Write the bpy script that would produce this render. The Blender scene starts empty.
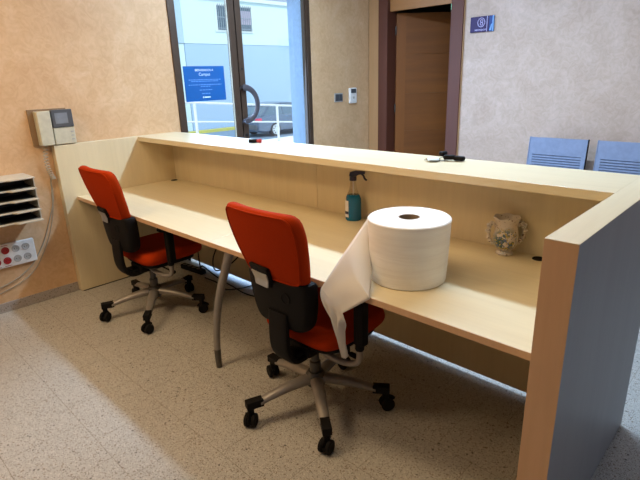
import bpy, bmesh, math, random
from mathutils import Vector, Matrix
random.seed(7)
PI = math.pi
scene = bpy.context.scene
COL = scene.collection

# ------------------------------------------------------------------ camera
cd = bpy.data.cameras.new('camera'); cam = bpy.data.objects.new('camera', cd); COL.objects.link(cam)
Rv = Vector((0.72113404, 0.69207944, -0.03149196)); Uv = Vector((-0.19516608, 0.24655465, 0.94927394)); Fv = Vector((-0.66473746, 0.67840759, -0.31286938))
cam.matrix_world = Matrix(((Rv.x, Uv.x, -Fv.x, 3.80608), (Rv.y, Uv.y, -Fv.y, -1.32285), (Rv.z, Uv.z, -Fv.z, 1.52502), (0, 0, 0, 1)))
cd.sensor_width = 36; cd.lens = 493.874 / 640 * 36; cd.clip_start = 0.05; cd.clip_end = 200
scene.camera = cam

# ------------------------------------------------------------------ world and lights
w = bpy.data.worlds.new('sky'); scene.world = w; w.use_nodes = True
nt = w.node_tree; nt.nodes.clear()
bg = nt.nodes.new('ShaderNodeBackground'); out = nt.nodes.new('ShaderNodeOutputWorld')
bg.inputs[0].default_value = (0.62, 0.81, 1.0, 1); bg.inputs[1].default_value = 1.5
nt.links.new(bg.outputs[0], out.inputs[0])

def area(name, loc, to, sx, sy, power, color, spread=PI):
    l = bpy.data.lights.new(name, 'AREA'); l.shape = 'RECTANGLE'; l.size = sx; l.size_y = sy; l.energy = power; l.color = color; l.spread = spread
    o = bpy.data.objects.new(name, l); COL.objects.link(o); o.location = loc
    o.rotation_euler = (Vector(to) - Vector(loc)).to_track_quat('-Z', 'Y').to_euler()
    return o
area('added_lobby_daylight', (7.3, 1.4, 1.55), (0, 1.9, 0.9), 3.6, 2.2, 20, (0.42, 0.62, 1.0))  # added fill from an unseen, made-up lobby window
area('daylight_through_entrance', (-0.05, 1.77, 1.3), (2.5, 2.0, 1.0), 1.46, 2.2, 46, (0.36, 0.58, 1.0))
area('lobby_ceiling_panel', (1.75, 1.56, 2.76), (1.75, 1.50, 0), 2.6, 0.14, 114, (0.54, 0.75, 1.0))
area('office_ceiling_lamp', (2.0, -0.55, 2.76), (1.95, -0.40, 0), 2.4, 0.3, 27, (1.0, 0.73, 0.42))
area('office_ceiling_lamp_rear', (1.1, -2.0, 2.76), (0.8, -1.5, 0), 0.8, 0.6, 34, (1.0, 0.71, 0.40))
sl = bpy.data.lights.new('sun', 'SUN'); sl.energy = 2.2; sl.angle = math.radians(1); sl.color = (1.0, 0.96, 0.9)
so = bpy.data.objects.new('sun', sl); COL.objects.link(so); so.rotation_euler = (Vector((-0.62, 0.25, -0.75))).to_track_quat('-Z', 'Y').to_euler()

vs = scene.view_settings
vs.view_transform = 'Standard'; vs.look = 'None'; vs.exposure = 0.15; vs.gamma = 1.0; vs.use_curve_mapping = False

# ------------------------------------------------------------------ materials
def mat(name, rough=0.5, metal=0.0, color=(0.8, 0.8, 0.8), spec=None, coat=0.0):
    m = bpy.data.materials.new(name); m.use_nodes = True
    b = m.node_tree.nodes['Principled BSDF']
    b.inputs['Base Color'].default_value = (*color, 1); b.inputs['Roughness'].default_value = rough; b.inputs['Metallic'].default_value = metal
    if spec is not None: b.inputs['Specular IOR Level'].default_value = spec
    if coat: b.inputs['Coat Weight'].default_value = coat; b.inputs['Coat Roughness'].default_value = 0.15
    return m, m.node_tree, b
def nd(t, typ, **kw):
    n = t.nodes.new(typ)
    for k, v in kw.items(): setattr(n, k, v)
    return n
def coords(t, scale=(1, 1, 1), rot=(0, 0, 0)):
    c = nd(t, 'ShaderNodeTexCoord'); m = nd(t, 'ShaderNodeMapping')
    m.inputs['Scale'].default_value = scale; m.inputs['Rotation'].default_value = rot
    t.links.new(c.outputs['Object'], m.inputs['Vector']); return m.outputs[0]
def ramp(t, src, stops, interp='LINEAR'):
    r = nd(t, 'ShaderNodeValToRGB'); r.color_ramp.interpolation = interp
    e = r.color_ramp.elements
    while len(e) > 1: e.remove(e[-1])
    e[0].position = stops[0][0]; e[0].color = (*stops[0][1], 1)
    for p, c in stops[1:]:
        x = e.new(p); x.color = (*c, 1)
    t.links.new(src, r.inputs[0]); return r.outputs[0]
def noise(t, vec, scale, detail=4, rough=0.55, dist=0.0):
    n = nd(t, 'ShaderNodeTexNoise'); n.inputs['Scale'].default_value = scale; n.inputs['Detail'].default_value = detail
    n.inputs['Roughness'].default_value = rough; n.inputs['Distortion'].default_value = dist
    t.links.new(vec, n.inputs['Vector']); return n.outputs['Fac']
def mix(t, f, a, b, mode='MIX'):
    m = nd(t, 'ShaderNodeMix', data_type='RGBA', blend_type=mode)
    for s, v in ((0, f), (6, a), (7, b)):
        if hasattr(v, 'is_linked') or hasattr(v, 'links'): t.links.new(v, m.inputs[s])
        elif isinstance(v, tuple): m.inputs[s].default_value = (*v, 1)
        else: m.inputs[s].default_value = v
    return m.outputs[2]
def bump(t, b, src, strength, dist):
    n = nd(t, 'ShaderNodeBump'); n.inputs['Strength'].default_value = strength; n.inputs['Distance'].default_value = dist
    t.links.new(src, n.inputs['Height']); t.links.new(n.outputs[0], b.inputs['Normal'])

def wood(name, c1, c2, axis, rough=0.4, fine=60, var=None):
    m, t, b = mat(name, rough)
    s = [1.0, 1.0, 1.0]; s[axis] = 0.07
    v = coords(t, tuple(s))
    n1 = noise(t, v, 9, 4, 0.6, 0.4); n2 = noise(t, v, fine, 3, 0.6)
    base = ramp(t, n1, [(0.3, c1), (0.7, c2)])
    fl = ramp(t, n2, [(0.35, tuple(x * 0.93 for x in c2)), (0.6, tuple(min(1, x * 1.03) for x in c2))])
    t.links.new(mix(t, 0.35, base, fl), b.inputs['Base Color'])
    return m
MA1, MA2 = (0.64, 0.535, 0.335), (0.71, 0.61, 0.405)
M = {}
M['maple_x'] = wood('maple_laminate_grain_along', MA1, MA2, 0, 0.33)
M['maple_z'] = wood('maple_laminate_grain_up', MA1, MA2, 2, 0.42)
M['maple_y'] = wood('maple_laminate_grain_across', MA1, MA2, 1, 0.35)
M['edge'] = wood('maple_edge_band', (0.54, 0.33, 0.19), (0.60, 0.38, 0.225), 2, 0.45)
M['cladding'] = wood('grey_laminate', (0.235, 0.225, 0.21), (0.27, 0.26, 0.245), 2, 0.45)
M['trim_oak'] = wood('honey_wood_trim', (0.40, 0.225, 0.10), (0.46, 0.27, 0.13), 2, 0.45)
M['casing'] = wood('dark_red_wood', (0.085, 0.024, 0.012), (0.12, 0.036, 0.019), 2, 0.55)
M['door_z'] = wood('door_veneer_upright', (0.17, 0.052, 0.005), (0.24, 0.076, 0.009), 2, 0.6)
M['door_x'] = wood('door_veneer_level', (0.13, 0.038, 0.004), (0.22, 0.070, 0.008), 0, 0.6)
M['transom'] = wood('transom_veneer', (0.32, 0.14, 0.04), (0.40, 0.18, 0.06), 0, 0.4)
M['plate_wood'] = wood('brown_backing_board', (0.20, 0.12, 0.06), (0.27, 0.17, 0.085), 2, 0.5, 30)

def stucco(name, a, b_, c_):
    m, t, b = mat(name, 0.55)
    v = coords(t)
    n1 = noise(t, v, 2.6, 6, 0.62, 1.3); n2 = noise(t, v, 14, 5, 0.65, 1.8)
    col = ramp(t, n1, [(0.30, a), (0.52, b_), (0.72, c_)])
    col2 = ramp(t, n2, [(0.38, tuple(x * 0.93 for x in b_)), (0.62, tuple(min(1, x * 1.06) for x in c_))])
    t.links.new(mix(t, 0.4, col, col2), b.inputs['Base Color'])
    t.links.new(ramp(t, n2, [(0.35, (0.45,) * 3), (0.65, (0.7,) * 3)]), b.inputs['Roughness'])
    bump(t, b, n2, 0.25, 0.004)
    return m
M['stucco'] = stucco('sponged_peach_stucco', (0.55, 0.325, 0.16), (0.62, 0.39, 0.205), (0.70, 0.49, 0.30))
M['stucco_pale'] = stucco('sponged_pale_stucco', (0.44, 0.31, 0.23), (0.51, 0.375, 0.29), (0.62, 0.475, 0.40))
M['ceiling'] = mat('white_ceiling', 0.8, color=(0.75, 0.74, 0.72))[0]
M['render'] = mat('pale_render', 0.8, color=(0.62, 0.66, 0.74))[0]

def terrazzo(name, base, tiles=True):
    m, t, b = mat(name, 0.3)
    v = coords(t)
    def chips(scale, thr, seed):
        mp = nd(t, 'ShaderNodeMapping'); mp.inputs['Location'].default_value = (seed, seed * 1.7, seed * .3); t.links.new(v, mp.inputs[0])
        vo = nd(t, 'ShaderNodeTexVoronoi'); vo.inputs['Scale'].default_value = scale; t.links.new(mp.outputs[0], vo.inputs['Vector'])
        g = nd(t, 'ShaderNodeSeparateColor'); t.links.new(vo.outputs['Color'], g.inputs[0])
        a = nd(t, 'ShaderNodeMath', operation='LESS_THAN'); a.inputs[1].default_value = thr; t.links.new(g.outputs[0], a.inputs[0])
        d = nd(t, 'ShaderNodeMath', operation='LESS_THAN'); d.inputs[1].default_value = 0.36; t.links.new(vo.outputs['Distance'], d.inputs[0])
        k = nd(t, 'ShaderNodeMath', operation='MULTIPLY'); t.links.new(a.outputs[0], k.inputs[0]); t.links.new(d.outputs[0], k.inputs[1])
        return k.outputs[0]
    c = mix(t, noise(t, v, 3, 3), base, tuple(x * 0.93 for x in base))
    c = mix(t, chips(150, 0.45, 3.1), c, tuple(min(1, x * 1.36) for x in base))
    c = mix(t, chips(130, 0.36, 9.7), c, (base[0] * 0.46, base[1] * 0.41, base[2] * 0.36))
    c = mix(t, chips(210, 0.25, 5.2), c, (base[0] * 0.26, base[1] * 0.24, base[2] * 0.23))
    c = mix(t, chips(75, 0.022, 1.3), c, (0.07, 0.06, 0.05))
    c = mix(t, chips(90, 0.10, 6.6), c, (base[0] * 0.5, base[1] * 0.40, base[2] * 0.33))
    if tiles:
        br = nd(t, 'ShaderNodeTexBrick'); br.offset = 0.5
        mp = nd(t, 'ShaderNodeMapping'); mp.inputs['Location'].default_value = (0.05, 0.07, 0); t.links.new(v, mp.inputs[0]); t.links.new(mp.outputs[0], br.inputs['Vector'])
        br.inputs['Scale'].default_value = 1.0; br.inputs['Brick Width'].default_value = 0.33; br.inputs['Row Height'].default_value = 0.33
        br.inputs['Mortar Size'].default_value = 0.0016; br.inputs['Mortar Smooth'].default_value = 0.3; br.inputs['Bias'].default_value = 0
        br.inputs['Color1'].default_value = br.inputs['Color2'].default_value = (1, 1, 1, 1); br.inputs['Mortar'].default_value = (0.62, 0.58, 0.52, 1)
        c = mix(t, 1.0, c, br.outputs['Color'], 'MULTIPLY')
    t.links.new(c, b.inputs['Base Color'])
    return m
M['terrazzo'] = terrazzo('terrazzo_tiles', (0.43, 0.41, 0.375))
M['terrazzo_base'] = terrazzo('terrazzo_skirting', (0.36, 0.32, 0.29), False)

def fabric(name, c):
    m, t, b = mat(name, 0.85, color=c, spec=0.08)
    v = coords(t); n = noise(t, v, 350, 2)
    t.links.new(mix(t, 0.35, c, ramp(t, n, [(0.3, tuple(x * .6 for x in c)), (0.7, tuple(min(1, x * 1.35) for x in c))])), b.inputs['Base Color'])
    b.inputs['Sheen Weight'].default_value = 0.0
    bump(t, b, n, 0.3, 0.001); return m
M['red_fabric'] = fabric('orange_red_fabric', (0.37, 0.030, 0.002))
def plain(key, color, rough=0.5, metal=0.0, var=0.08, **kw):
    m, t, b = mat(key, rough, metal, color, **kw)
    n = noise(t, coords(t), 25, 3)
    t.links.new(ramp(t, n, [(0.3, tuple(x * (1 - var) for x in color)), (0.7, tuple(min(1, x * (1 + var)) for x in color))]), b.inputs['Base Color'])
    M[key] = m; return m
plain('black_plastic', (0.008, 0.007, 0.007), 0.6, spec=0.12)
plain('black_rubber', (0.010, 0.009, 0.009), 0.7, spec=0.12)
plain('grey_paint', (0.27, 0.245, 0.225), 0.4, 0.35)
plain('silver_plate', (0.48, 0.47, 0.45), 0.3, 0.8)
plain('dark_grey_metal', (0.10, 0.095, 0.09), 0.4, 0.6)
plain('beige_plastic', (0.55, 0.52, 0.40), 0.45)
plain('beige_plastic_dark', (0.45, 0.43, 0.33), 0.45)
plain('tray_beige', (0.55, 0.51, 0.42), 0.5)
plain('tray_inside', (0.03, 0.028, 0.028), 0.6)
plain('charcoal_plastic', (0.075, 0.08, 0.09), 0.35)
plain('screen_grey', (0.20, 0.22, 0.25), 0.15)
plain('white_plastic', (0.75, 0.74, 0.72), 0.4)
plain('grey_plastic', (0.42, 0.41, 0.39), 0.45)
plain('red_plastic', (0.38, 0.015, 0.02), 0.4)
plain('cord_grey', (0.42, 0.36, 0.27), 0.5)
plain('dark_brown_metal', (0.085, 0.055, 0.038), 0.35, 0.4)
plain('seal_black', (0.012, 0.012, 0.013), 0.5)
plain('handle_grey', (0.09, 0.085, 0.10), 0.35, 0.3)
plain('blue_poster', (0.004, 0.10, 0.36), 0.4, var=0.02)
plain('poster_print', (0.62, 0.75, 0.95), 0.5, var=0.02)
plain('poster_print_faint', (0.16, 0.34, 0.72), 0.5, var=0.02)
plain('purple_sign', (0.030, 0.016, 0.085), 0.6)
plain('navy_sign', (0.015, 0.05, 0.20), 0.6)
plain('sky_blue_sign', (0.16, 0.33, 0.62), 0.3)
plain('lilac_print', (0.50, 0.46, 0.72), 0.4)
plain('chair_blue', (0.22, 0.28, 0.42), 0.35, 0.1)
plain('slot_dark', (0.09, 0.12, 0.19), 0.6)
plain('chrome', (0.6, 0.6, 0.6), 0.2, 1.0)
plain('brass', (0.55, 0.40, 0.16), 0.3, 0.9)
plain('key_tag_white', (0.62, 0.72, 0.85), 0.35)
plain('navy_plastic', (0.012, 0.012, 0.05), 0.35)
plain('label_white', (0.78, 0.78, 0.80), 0.45)
plain('railing_white', (0.85, 0.86, 0.88), 0.4)
plain('car_paint', (0.11, 0.15, 0.22), 0.25, 0.35, coat=0.6)
plain('tyre', (0.02, 0.02, 0.025), 0.8)
plain('hubcap', (0.72, 0.74, 0.76), 0.3, 0.4)
plain('tail_lamp', (0.62, 0.04, 0.10), 0.2)
plain('asphalt', (0.20, 0.27, 0.36), 0.85)
plain('pavement', (0.88, 0.85, 0.82), 0.85)
plain('kerb_yellow', (0.62, 0.56, 0.12), 0.7)
plain('facade_upper', (0.66, 0.78, 0.76), 0.85)
plain('facade_lower', (0.42, 0.55, 0.70), 0.85)  # bluer tone has the shade below the joint put into the colour
plain('facade_grey', (0.34, 0.38, 0.46), 0.85)
plain('facade_pilaster', (0.46, 0.58, 0.68), 0.85)
plain('facade_trim', (0.72, 0.76, 0.72), 0.8)
plain('joint_grey', (0.16, 0.24, 0.34), 0.85)
plain('window_dark', (0.10, 0.15, 0.20), 0.2)
plain('blind_pale', (0.55, 0.45, 0.55), 0.6)
plain('bar_grey', (0.30, 0.35, 0.38), 0.5)
plain('reveal_blue_shade', (0.42, 0.58, 0.85), 0.7)  # blue shade on the white entrance reveal, put into its colour
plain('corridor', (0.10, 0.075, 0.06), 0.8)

def paper_mat():
    m, t, b = mat('soft_white_paper', 0.9, color=(0.86, 0.85, 0.83), spec=0.15)
    v = coords(t, (1, 1, 1)); n = noise(t, v, 120, 3)
    bump(t, b, n, 0.25, 0.0015)
    return m
M['paper'] = paper_mat()
def paper_side():
    m, t, b = mat('wound_paper_side', 0.9, color=(0.86, 0.85, 0.83), spec=0.15)
    v = coords(t, (0.6, 0.6, 9)); n = noise(t, v, 6, 4, 0.6, 0.4)
    t.links.new(ramp(t, n, [(0.3, (0.80, 0.78, 0.76)), (0.6, (0.87, 0.86, 0.84))]), b.inputs['Base Color'])
    bump(t, b, n, 0.5, 0.004); return m
M['paper_side'] = paper_side()
def paper_sheet():
    m, t, b = mat('thin_paper_sheet', 0.9, color=(0.86, 0.83, 0.80), spec=0.1)
    tr = nd(t, 'ShaderNodeBsdfTranslucent'); tr.inputs[0].default_value = (0.85, 0.80, 0.76, 1)
    mx = nd(t, 'ShaderNodeMixShader'); mx.inputs[0].default_value = 0.3
    o = t.nodes['Material Output']
    t.links.new(b.outputs[0], mx.inputs[1]); t.links.new(tr.outputs[0], mx.inputs[2]); t.links.new(mx.outputs[0], o.inputs[0])
    return m
M['paper_sheet'] = paper_sheet()
def glass(name, tint, gl=0.06):
    m = bpy.data.materials.new(name); m.use_nodes = True; t = m.node_tree; t.nodes.clear()
    a = nd(t, 'ShaderNodeBsdfTransparent'); a.inputs[0].default_value = (*tint, 1)
    g = nd(t, 'ShaderNodeBsdfGlossy'); g.inputs['Roughness'].default_value = 0.02
    mx = nd(t, 'ShaderNodeMixShader'); mx.inputs[0].default_value = gl; o = nd(t, 'ShaderNodeOutputMaterial')
    t.links.new(a.outputs[0], mx.inputs[1]); t.links.new(g.outputs[0], mx.inputs[2]); t.links.new(mx.outputs[0], o.inputs[0]); return m
M['glass'] = glass('clear_door_glass', (0.93, 0.98, 1.0))
M['clear_plastic'] = glass('clear_bottle_plastic', (0.86, 0.84, 0.78), 0.12)
def liquid():
    m, t, b = mat('teal_cleaner', 0.15, color=(0.0, 0.17, 0.36)); b.inputs['Transmission Weight'].default_value = 0.15; return m
M['liquid'] = liquid()
def vase_mat():
    m, t, b = mat('painted_ceramic', 0.28, color=(0.72, 0.66, 0.58))
    v = coords(t)
    base = (0.66, 0.58, 0.50)
    n1 = noise(t, v, 34, 2, 0.5, 1.0); n2 = noise(t, v, 60, 2, 0.5, 0.6); n3 = noise(t, v, 85, 2)
    # floral painting sits on the front belly: a round mask around a point of the pot itself
    sub = nd(t, 'ShaderNodeVectorMath', operation='DISTANCE'); t.links.new(v, sub.inputs[0]); sub.inputs[1].default_value = (-0.018, -0.054, 0.075)
    mk = ramp(t, sub.outputs['Value'], [(0.040, (1, 1, 1)), (0.075, (0, 0, 0))])
    c = mix(t, ramp(t, n3, [(0.62, (0, 0, 0)), (0.66, (1, 1, 1))], 'LINEAR'), base, (0.22, 0.13, 0.09))
    g = mix(t, ramp(t, n1, [(0.44, (0, 0, 0)), (0.47, (1, 1, 1))]), c, (0.07, 0.13, 0.11))
    g = mix(t, ramp(t, n2, [(0.54, (0, 0, 0)), (0.57, (1, 1, 1))]), g, (0.12, 0.17, 0.30))
    g = mix(t, ramp(t, n3, [(0.56, (0, 0, 0)), (0.59, (1, 1, 1))]), g, (0.50, 0.38, 0.09))
    t.links.new(mix(t, mk, c, g), b.inputs['Base Color']); return m
M['vase'] = vase_mat()
def emis(name, c, s):
    m, t, b = mat(name, 0.5, color=c); b.inputs['Emission Color'].default_value = (*c, 1); b.inputs['Emission Strength'].default_value = s; return m
M['exit_lit'] = emis('lit_green_sign', (0.35, 0.9, 0.65), 1.2)

# ------------------------------------------------------------------ mesh helpers
def obj(name, bm, m, parent=None, smooth=False, bevel=0.0, loc=None):
    me = bpy.data.meshes.new(name); bmesh.ops.recalc_face_normals(bm, faces=bm.faces); bm.to_mesh(me); bm.free()
    if isinstance(m, (list, tuple)):
        for x in m: me.materials.append(M[x])
    else: me.materials.append(M[m])
    o = bpy.data.objects.new(name, me); COL.objects.link(o)
    if parent is not None: o.parent = parent
    if loc: o.location = loc
    if smooth:
        for p in me.polygons: p.use_smooth = True
        me.set_sharp_from_angle(angle=math.radians(38))
    if bevel:
        b = o.modifiers.new('bevel', 'BEVEL'); b.width = bevel; b.segments = 2; b.limit_method = 'ANGLE'
    return o
def thing(name, label, cat, loc=(0, 0, 0), rotz=0.0, group=None):
    o = bpy.data.objects.new(name, None); COL.objects.link(o); o.location = loc; o.rotation_euler = (0, 0, rotz); o.empty_display_size = 0.1
    return tag(o, label, cat, group)
def tag(o, label, cat, group=None):
    o['label'] = label; o['category'] = cat
    if group: o['group'] = group
    return o
def struct(name, bm, m, parent=None, **kw):
    o = obj(name, bm, m, parent, **kw)
    if parent is None: o['kind'] = 'structure'
    return o
def B(): return bmesh.new()
def box(bm, x0, x1, y0, y1, z0, z1, mi=0, mtx=None):
    vs = [bm.verts.new((x, y, z)) for x in (x0, x1) for y in (y0, y1) for z in (z0, z1)]
    if mtx is not None:
        for v in vs: v.co = mtx @ v.co
    for f in ((0, 1, 3, 2), (4, 6, 7, 5), (0, 4, 5, 1), (2, 3, 7, 6), (0, 2, 6, 4), (1, 5, 7, 3)):
        fc = bm.faces.new([vs[i] for i in f]); fc.material_index = mi
    return bm
def bx(*a, **k): return box(B(), *a, **k)
def spline(pts, n=8):
    P = [Vector(p) for p in pts]; P = [P[0] * 2 - P[1]] + P + [P[-1] * 2 - P[-2]]; o = []
    for i in range(1, len(P) - 2):
        for k in range(n):
            t = k / n; a, b, c, d = P[i - 1], P[i], P[i + 1], P[i + 2]
            o.append(0.5 * ((2 * b) + (c - a) * t + (2 * a - 5 * b + 4 * c - d) * t * t + (3 * b - a - 3 * c + d) * t ** 3))
    o.append(P[-2]); return o
def tube(bm, pts, r, seg=12, flat=1.0, up=None, mi=0):
    P = [Vector(p) for p in pts]; rs = r if isinstance(r, (list, tuple)) else [r] * len(P)
    if len(rs) != len(P): rs = [rs[0] + (rs[-1] - rs[0]) * i / (len(P) - 1) for i in range(len(P))]
    rings = []; ref = Vector(up) if up else None
    for i, p in enumerate(P):
        d = (P[min(i + 1, len(P) - 1)] - P[max(i - 1, 0)]).normalized()
        if ref is None: ref = Vector((0, 0, 1)) if abs(d.z) < 0.9 else Vector((1, 0, 0))
        s = d.cross(ref)
        if s.length < 1e-5: s = d.orthogonal()
        s.normalize(); u = s.cross(d).normalized()
        if not up: ref = u
        rings.append([bm.verts.new(p + (s * math.cos(a) + u * math.sin(a) * flat) * rs[i]) for a in [2 * PI * k / seg for k in range(seg)]])
    for a, b in zip(rings, rings[1:]):
        for k in range(seg):
            bm.faces.new((a[k], a[(k + 1) % seg], b[(k + 1) % seg], b[k])).material_index = mi
    bm.faces.new(rings[0]).material_index = mi; bm.faces.new(rings[-1][::-1]).material_index = mi
    return bm
def lathe(bm, prof, seg=40, c=(0, 0, 0), mi=0, mtx=None):
    rings = []
    for r, z in prof:
        if r < 1e-6: rings.append([bm.verts.new((c[0], c[1], c[2] + z))])
        else: rings.append([bm.verts.new((c[0] + r * math.cos(2 * PI * k / seg), c[1] + r * math.sin(2 * PI * k / seg), c[2] + z)) for k in range(seg)])
    if mtx is not None:
        for rg in rings:
            for v in rg: v.co = mtx @ v.co
    for a, b in zip(rings, rings[1:]):
        for k in range(seg):
            q = (k + 1) % seg
            if len(a) == 1 and len(b) == 1: continue
            if len(a) == 1: f = bm.faces.new((a[0], b[q], b[k]))
            elif len(b) == 1: f = bm.faces.new((a[k], a[q], b[0]))
            else: f = bm.faces.new((a[k], a[q], b[q], b[k]))
            f.material_index = mi
    return bm
def cyl(bm, p0, p1, r, seg=20, mi=0): return tube(bm, [p0, p1], r, seg, mi=mi)
def prism(bm, poly, h0, h1, fn, mi=0):
    a = [bm.verts.new(fn(u, v, h0)) for u, v in poly]; b = [bm.verts.new(fn(u, v, h1)) for u, v in poly]
    n = len(poly)
    bm.faces.new(a).material_index = mi; bm.faces.new(b[::-1]).material_index = mi
    for i in range(n): bm.faces.new((a[i], b[i], b[(i + 1) % n], a[(i + 1) % n])).material_index = mi
    return bm
def rounded(pts, rad, n=5):
    """polygon with its corners rounded"""
    P = [Vector(p) for p in pts]; o = []
    rr = rad if isinstance(rad, (list, tuple)) else [rad] * len(P)
    for i, p in enumerate(P):
        a = P[i - 1] - p; b = P[(i + 1) % len(P)] - p
        r = min(rr[i], a.length * 0.49, b.length * 0.49)
        s = p + a.normalized() * r; e = p + b.normalized() * r
        for k in range(n + 1):
            t = k / n; o.append((1 - t) ** 2 * s + 2 * t * (1 - t) * p + t * t * e)
    # even resample
    L = [0]
    for i in range(len(o)): L.append(L[-1] + (o[(i + 1) % len(o)] - o[i]).length)
    N = 72; res = []; j = 0
    for k in range(N):
        d = L[-1] * k / N
        while L[j + 1] < d: j += 1
        t = (d - L[j]) / max(1e-9, L[j + 1] - L[j]); res.append(o[j % len(o)].lerp(o[(j + 1) % len(o)], t))
    return res
def cushion(outline, th_f, th_b, edge, fn):
    """closed padded slab: outline in (u,v); fn(u,v,h) gives the point; th_f / th_b thickness to either side"""
    bm = B(); c = sum(outline, Vector((0, 0))) / len(outline)
    lev = []
    K = 5
    def inset(p, d):
        q = p - c; return c + q * max(0.0, (q.length - d) / q.length)
    for k in range(K + 1):
        a = PI / 2 * k / K; lev.append([(inset(p, edge * (1 - math.cos(a))), 0, math.sin(a)) for p in outline])
    for s in (0.86, 0.68, 0.48, 0.25): lev.append([(c + (x[0] - c) * s, 0, 1.0 + 0.12 * (1 - s)) for x in lev[K]])
    def side(sg, th, base):
        rings = []
        for L in lev[(0 if base is None else 1):]:
            rings.append([bm.verts.new(fn(q.x, q.y, sg * h * th)) for q, _, h in L])
        if base is not None: rings = [base] + rings
        for a, b in zip(rings, rings[1:]):
            for i in range(len(a)): bm.faces.new((a[i], a[(i + 1) % len(a)], b[(i + 1) % len(a)], b[i]))
        cc = bm.verts.new(fn(c.x, c.y, sg * th * 1.12)); r = rings[-1]
        for i in range(len(r)): bm.faces.new((r[i], r[(i + 1) % len(r)], cc))
        return rings[0]
    r0 = side(1, th_f, None); side(-1, th_b, r0)
    return bm
def text_obj(name, s, size, m, parent, mtx, extr=0.0006, align='CENTER'):
    cu = bpy.data.curves.new(name, 'FONT'); cu.body = s; cu.size = size; cu.extrude = extr; cu.align_x = align; cu.align_y = 'CENTER'
    t = bpy.data.objects.new(name, cu); COL.objects.link(t); bpy.context.view_layer.update()
    me = bpy.data.meshes.new_from_object(t.evaluated_get(bpy.context.evaluated_depsgraph_get()))
    bpy.data.objects.remove(t); me.materials.clear(); me.materials.append(M[m]); me.transform(mtx); me.name = name
    o = bpy.data.objects.new(name, me); COL.objects.link(o); o.parent = parent; return o

# ================================================================== SETTING
XW = -0.067; YD = 3.56; H = 2.82
struct('floor', bx(-0.40, 7.6, -4.6, 6.2, -0.12, 0), 'terrazzo')
struct('ceiling', bx(-0.40, 7.6, -4.6, 6.2, H, H + 0.1), 'ceiling')
bm = B(); WT = 0.30
box(bm, XW - WT, XW, -4.6, 0.965, 0, H); box(bm, XW - WT, XW, 2.575, YD + 0.14, 0, H); box(bm, XW - WT, XW, 0.965, 2.575, 2.5, H)
struct('wall_left', bm, 'stucco')
bm = B(); box(bm, XW, 0.20, YD, YD + 0.14, 0, H); box(bm, 1.02, 7.6, YD, YD + 0.14, 0, H); box(bm, 0.20, 1.02, YD, YD + 0.14, 2.62, H)
struct('wall_front', bm, 'stucco_pale')
struct('trim_5', bx(XW - WT - 0.01, XW - 0.06, 2.567, 2.575, 0, 2.5), 'reveal_blue_shade')  # lining that carries the painted blue shade of the reveal
struct('wall_back', bx(-0.40, 7.6, -4.7, -4.6, 0, H), 'stucco')
struct('wall_right', bx(7.6, 7.7, -4.7, 6.2, 0, H), 'stucco_pale')
bm = B(); box(bm, -0.40, 3.0, 6.1, 6.2, 0, H); box(bm, -0.40, -0.30, YD + 0.14, 6.1, 0, H); box(bm, 3.0, 3.1, YD + 0.14, 6.2, 0, H)
struct('wall_corridor', bm, 'corridor')
struct('baseboard_left', bx(XW, XW + 0.012, -4.6, -0.096, 0, 0.07), 'terrazzo_base', bevel=0.002)
struct('baseboard_front', bx(1.13, 7.6, YD - 0.012, YD, 0, 0.07), 'terrazzo_base', bevel=0.002)
# ---- interior door
struct('trim_1', bx(XW + 0.01, 0.09, YD - 0.02, YD, 0, H), 'trim_oak', bevel=0.002)
struct('trim_2', bx(1.14, 1.15, YD - 0.015, YD, 0, H), 'trim_oak', bevel=0.002)
bm = B(); box(bm, 0.09, 0.20, YD - 0.03, YD, 0, H); box(bm, 1.015, 1.14, YD - 0.03, YD, 0, H); box(bm, 0.20, 0.214, YD - 0.03, YD + 0.14, 0, 2.62); box(bm, 1.005, 1.02, YD - 0.03, YD + 0.14, 0, 2.62)
struct('trim_3', bm, 'casing', bevel=0.002)
struct('trim_4', bx(0.214, 1.005, YD + 0.02, YD + 0.06, 2.195, 2.62), 'transom', bevel=0.002)
dr = thing('door_1', 'brown veneered door standing ajar in the dark red frame', 'door', (0.224, YD + 0.13, 0), math.radians(45)); dr['kind'] = 'structure'
bm = B(); box(bm, 0, 0.11, -0.02, 0.02, 0.01, 2.18); box(bm, 0.72, 0.80, -0.02, 0.02, 0.01, 2.18)
obj('stile', bm, 'door_z', dr, bevel=0.001)
bm = B()
for k in range(5): box(bm, 0.11, 0.72, -0.018, 0.018, 0.01 + k * 0.434, 0.01 + (k + 1) * 0.434 - 0.0012)
obj('door_panel', bm, 'door_x', dr, bevel=0.001)
for z in (0.25, 1.15, 2.0): obj('hinge', cyl(B(), (-0.008, -0.024, z - 0.045), (-0.008, -0.024, z + 0.045), 0.008, 10), 'dark_grey_metal', dr)
bm = B(); cyl(bm, (0.74, -0.02, 1.0), (0.74, -0.07, 1.0), 0.011, 12); cyl(bm, (0.74, -0.068, 1.0), (0.62, -0.068, 1.0), 0.009, 12); box(bm, 0.715, 0.765, -0.026, -0.02, 0.92, 1.06)
obj('door_handle', bm, 'chrome', dr, smooth=True)
tag(obj('lit_sign', bx(0.385, 0.455, 4.6, 4.63, 2.262, 2.335), 'exit_lit'), 'small pale green lit sign seen above the ajar brown door', 'sign')

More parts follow.
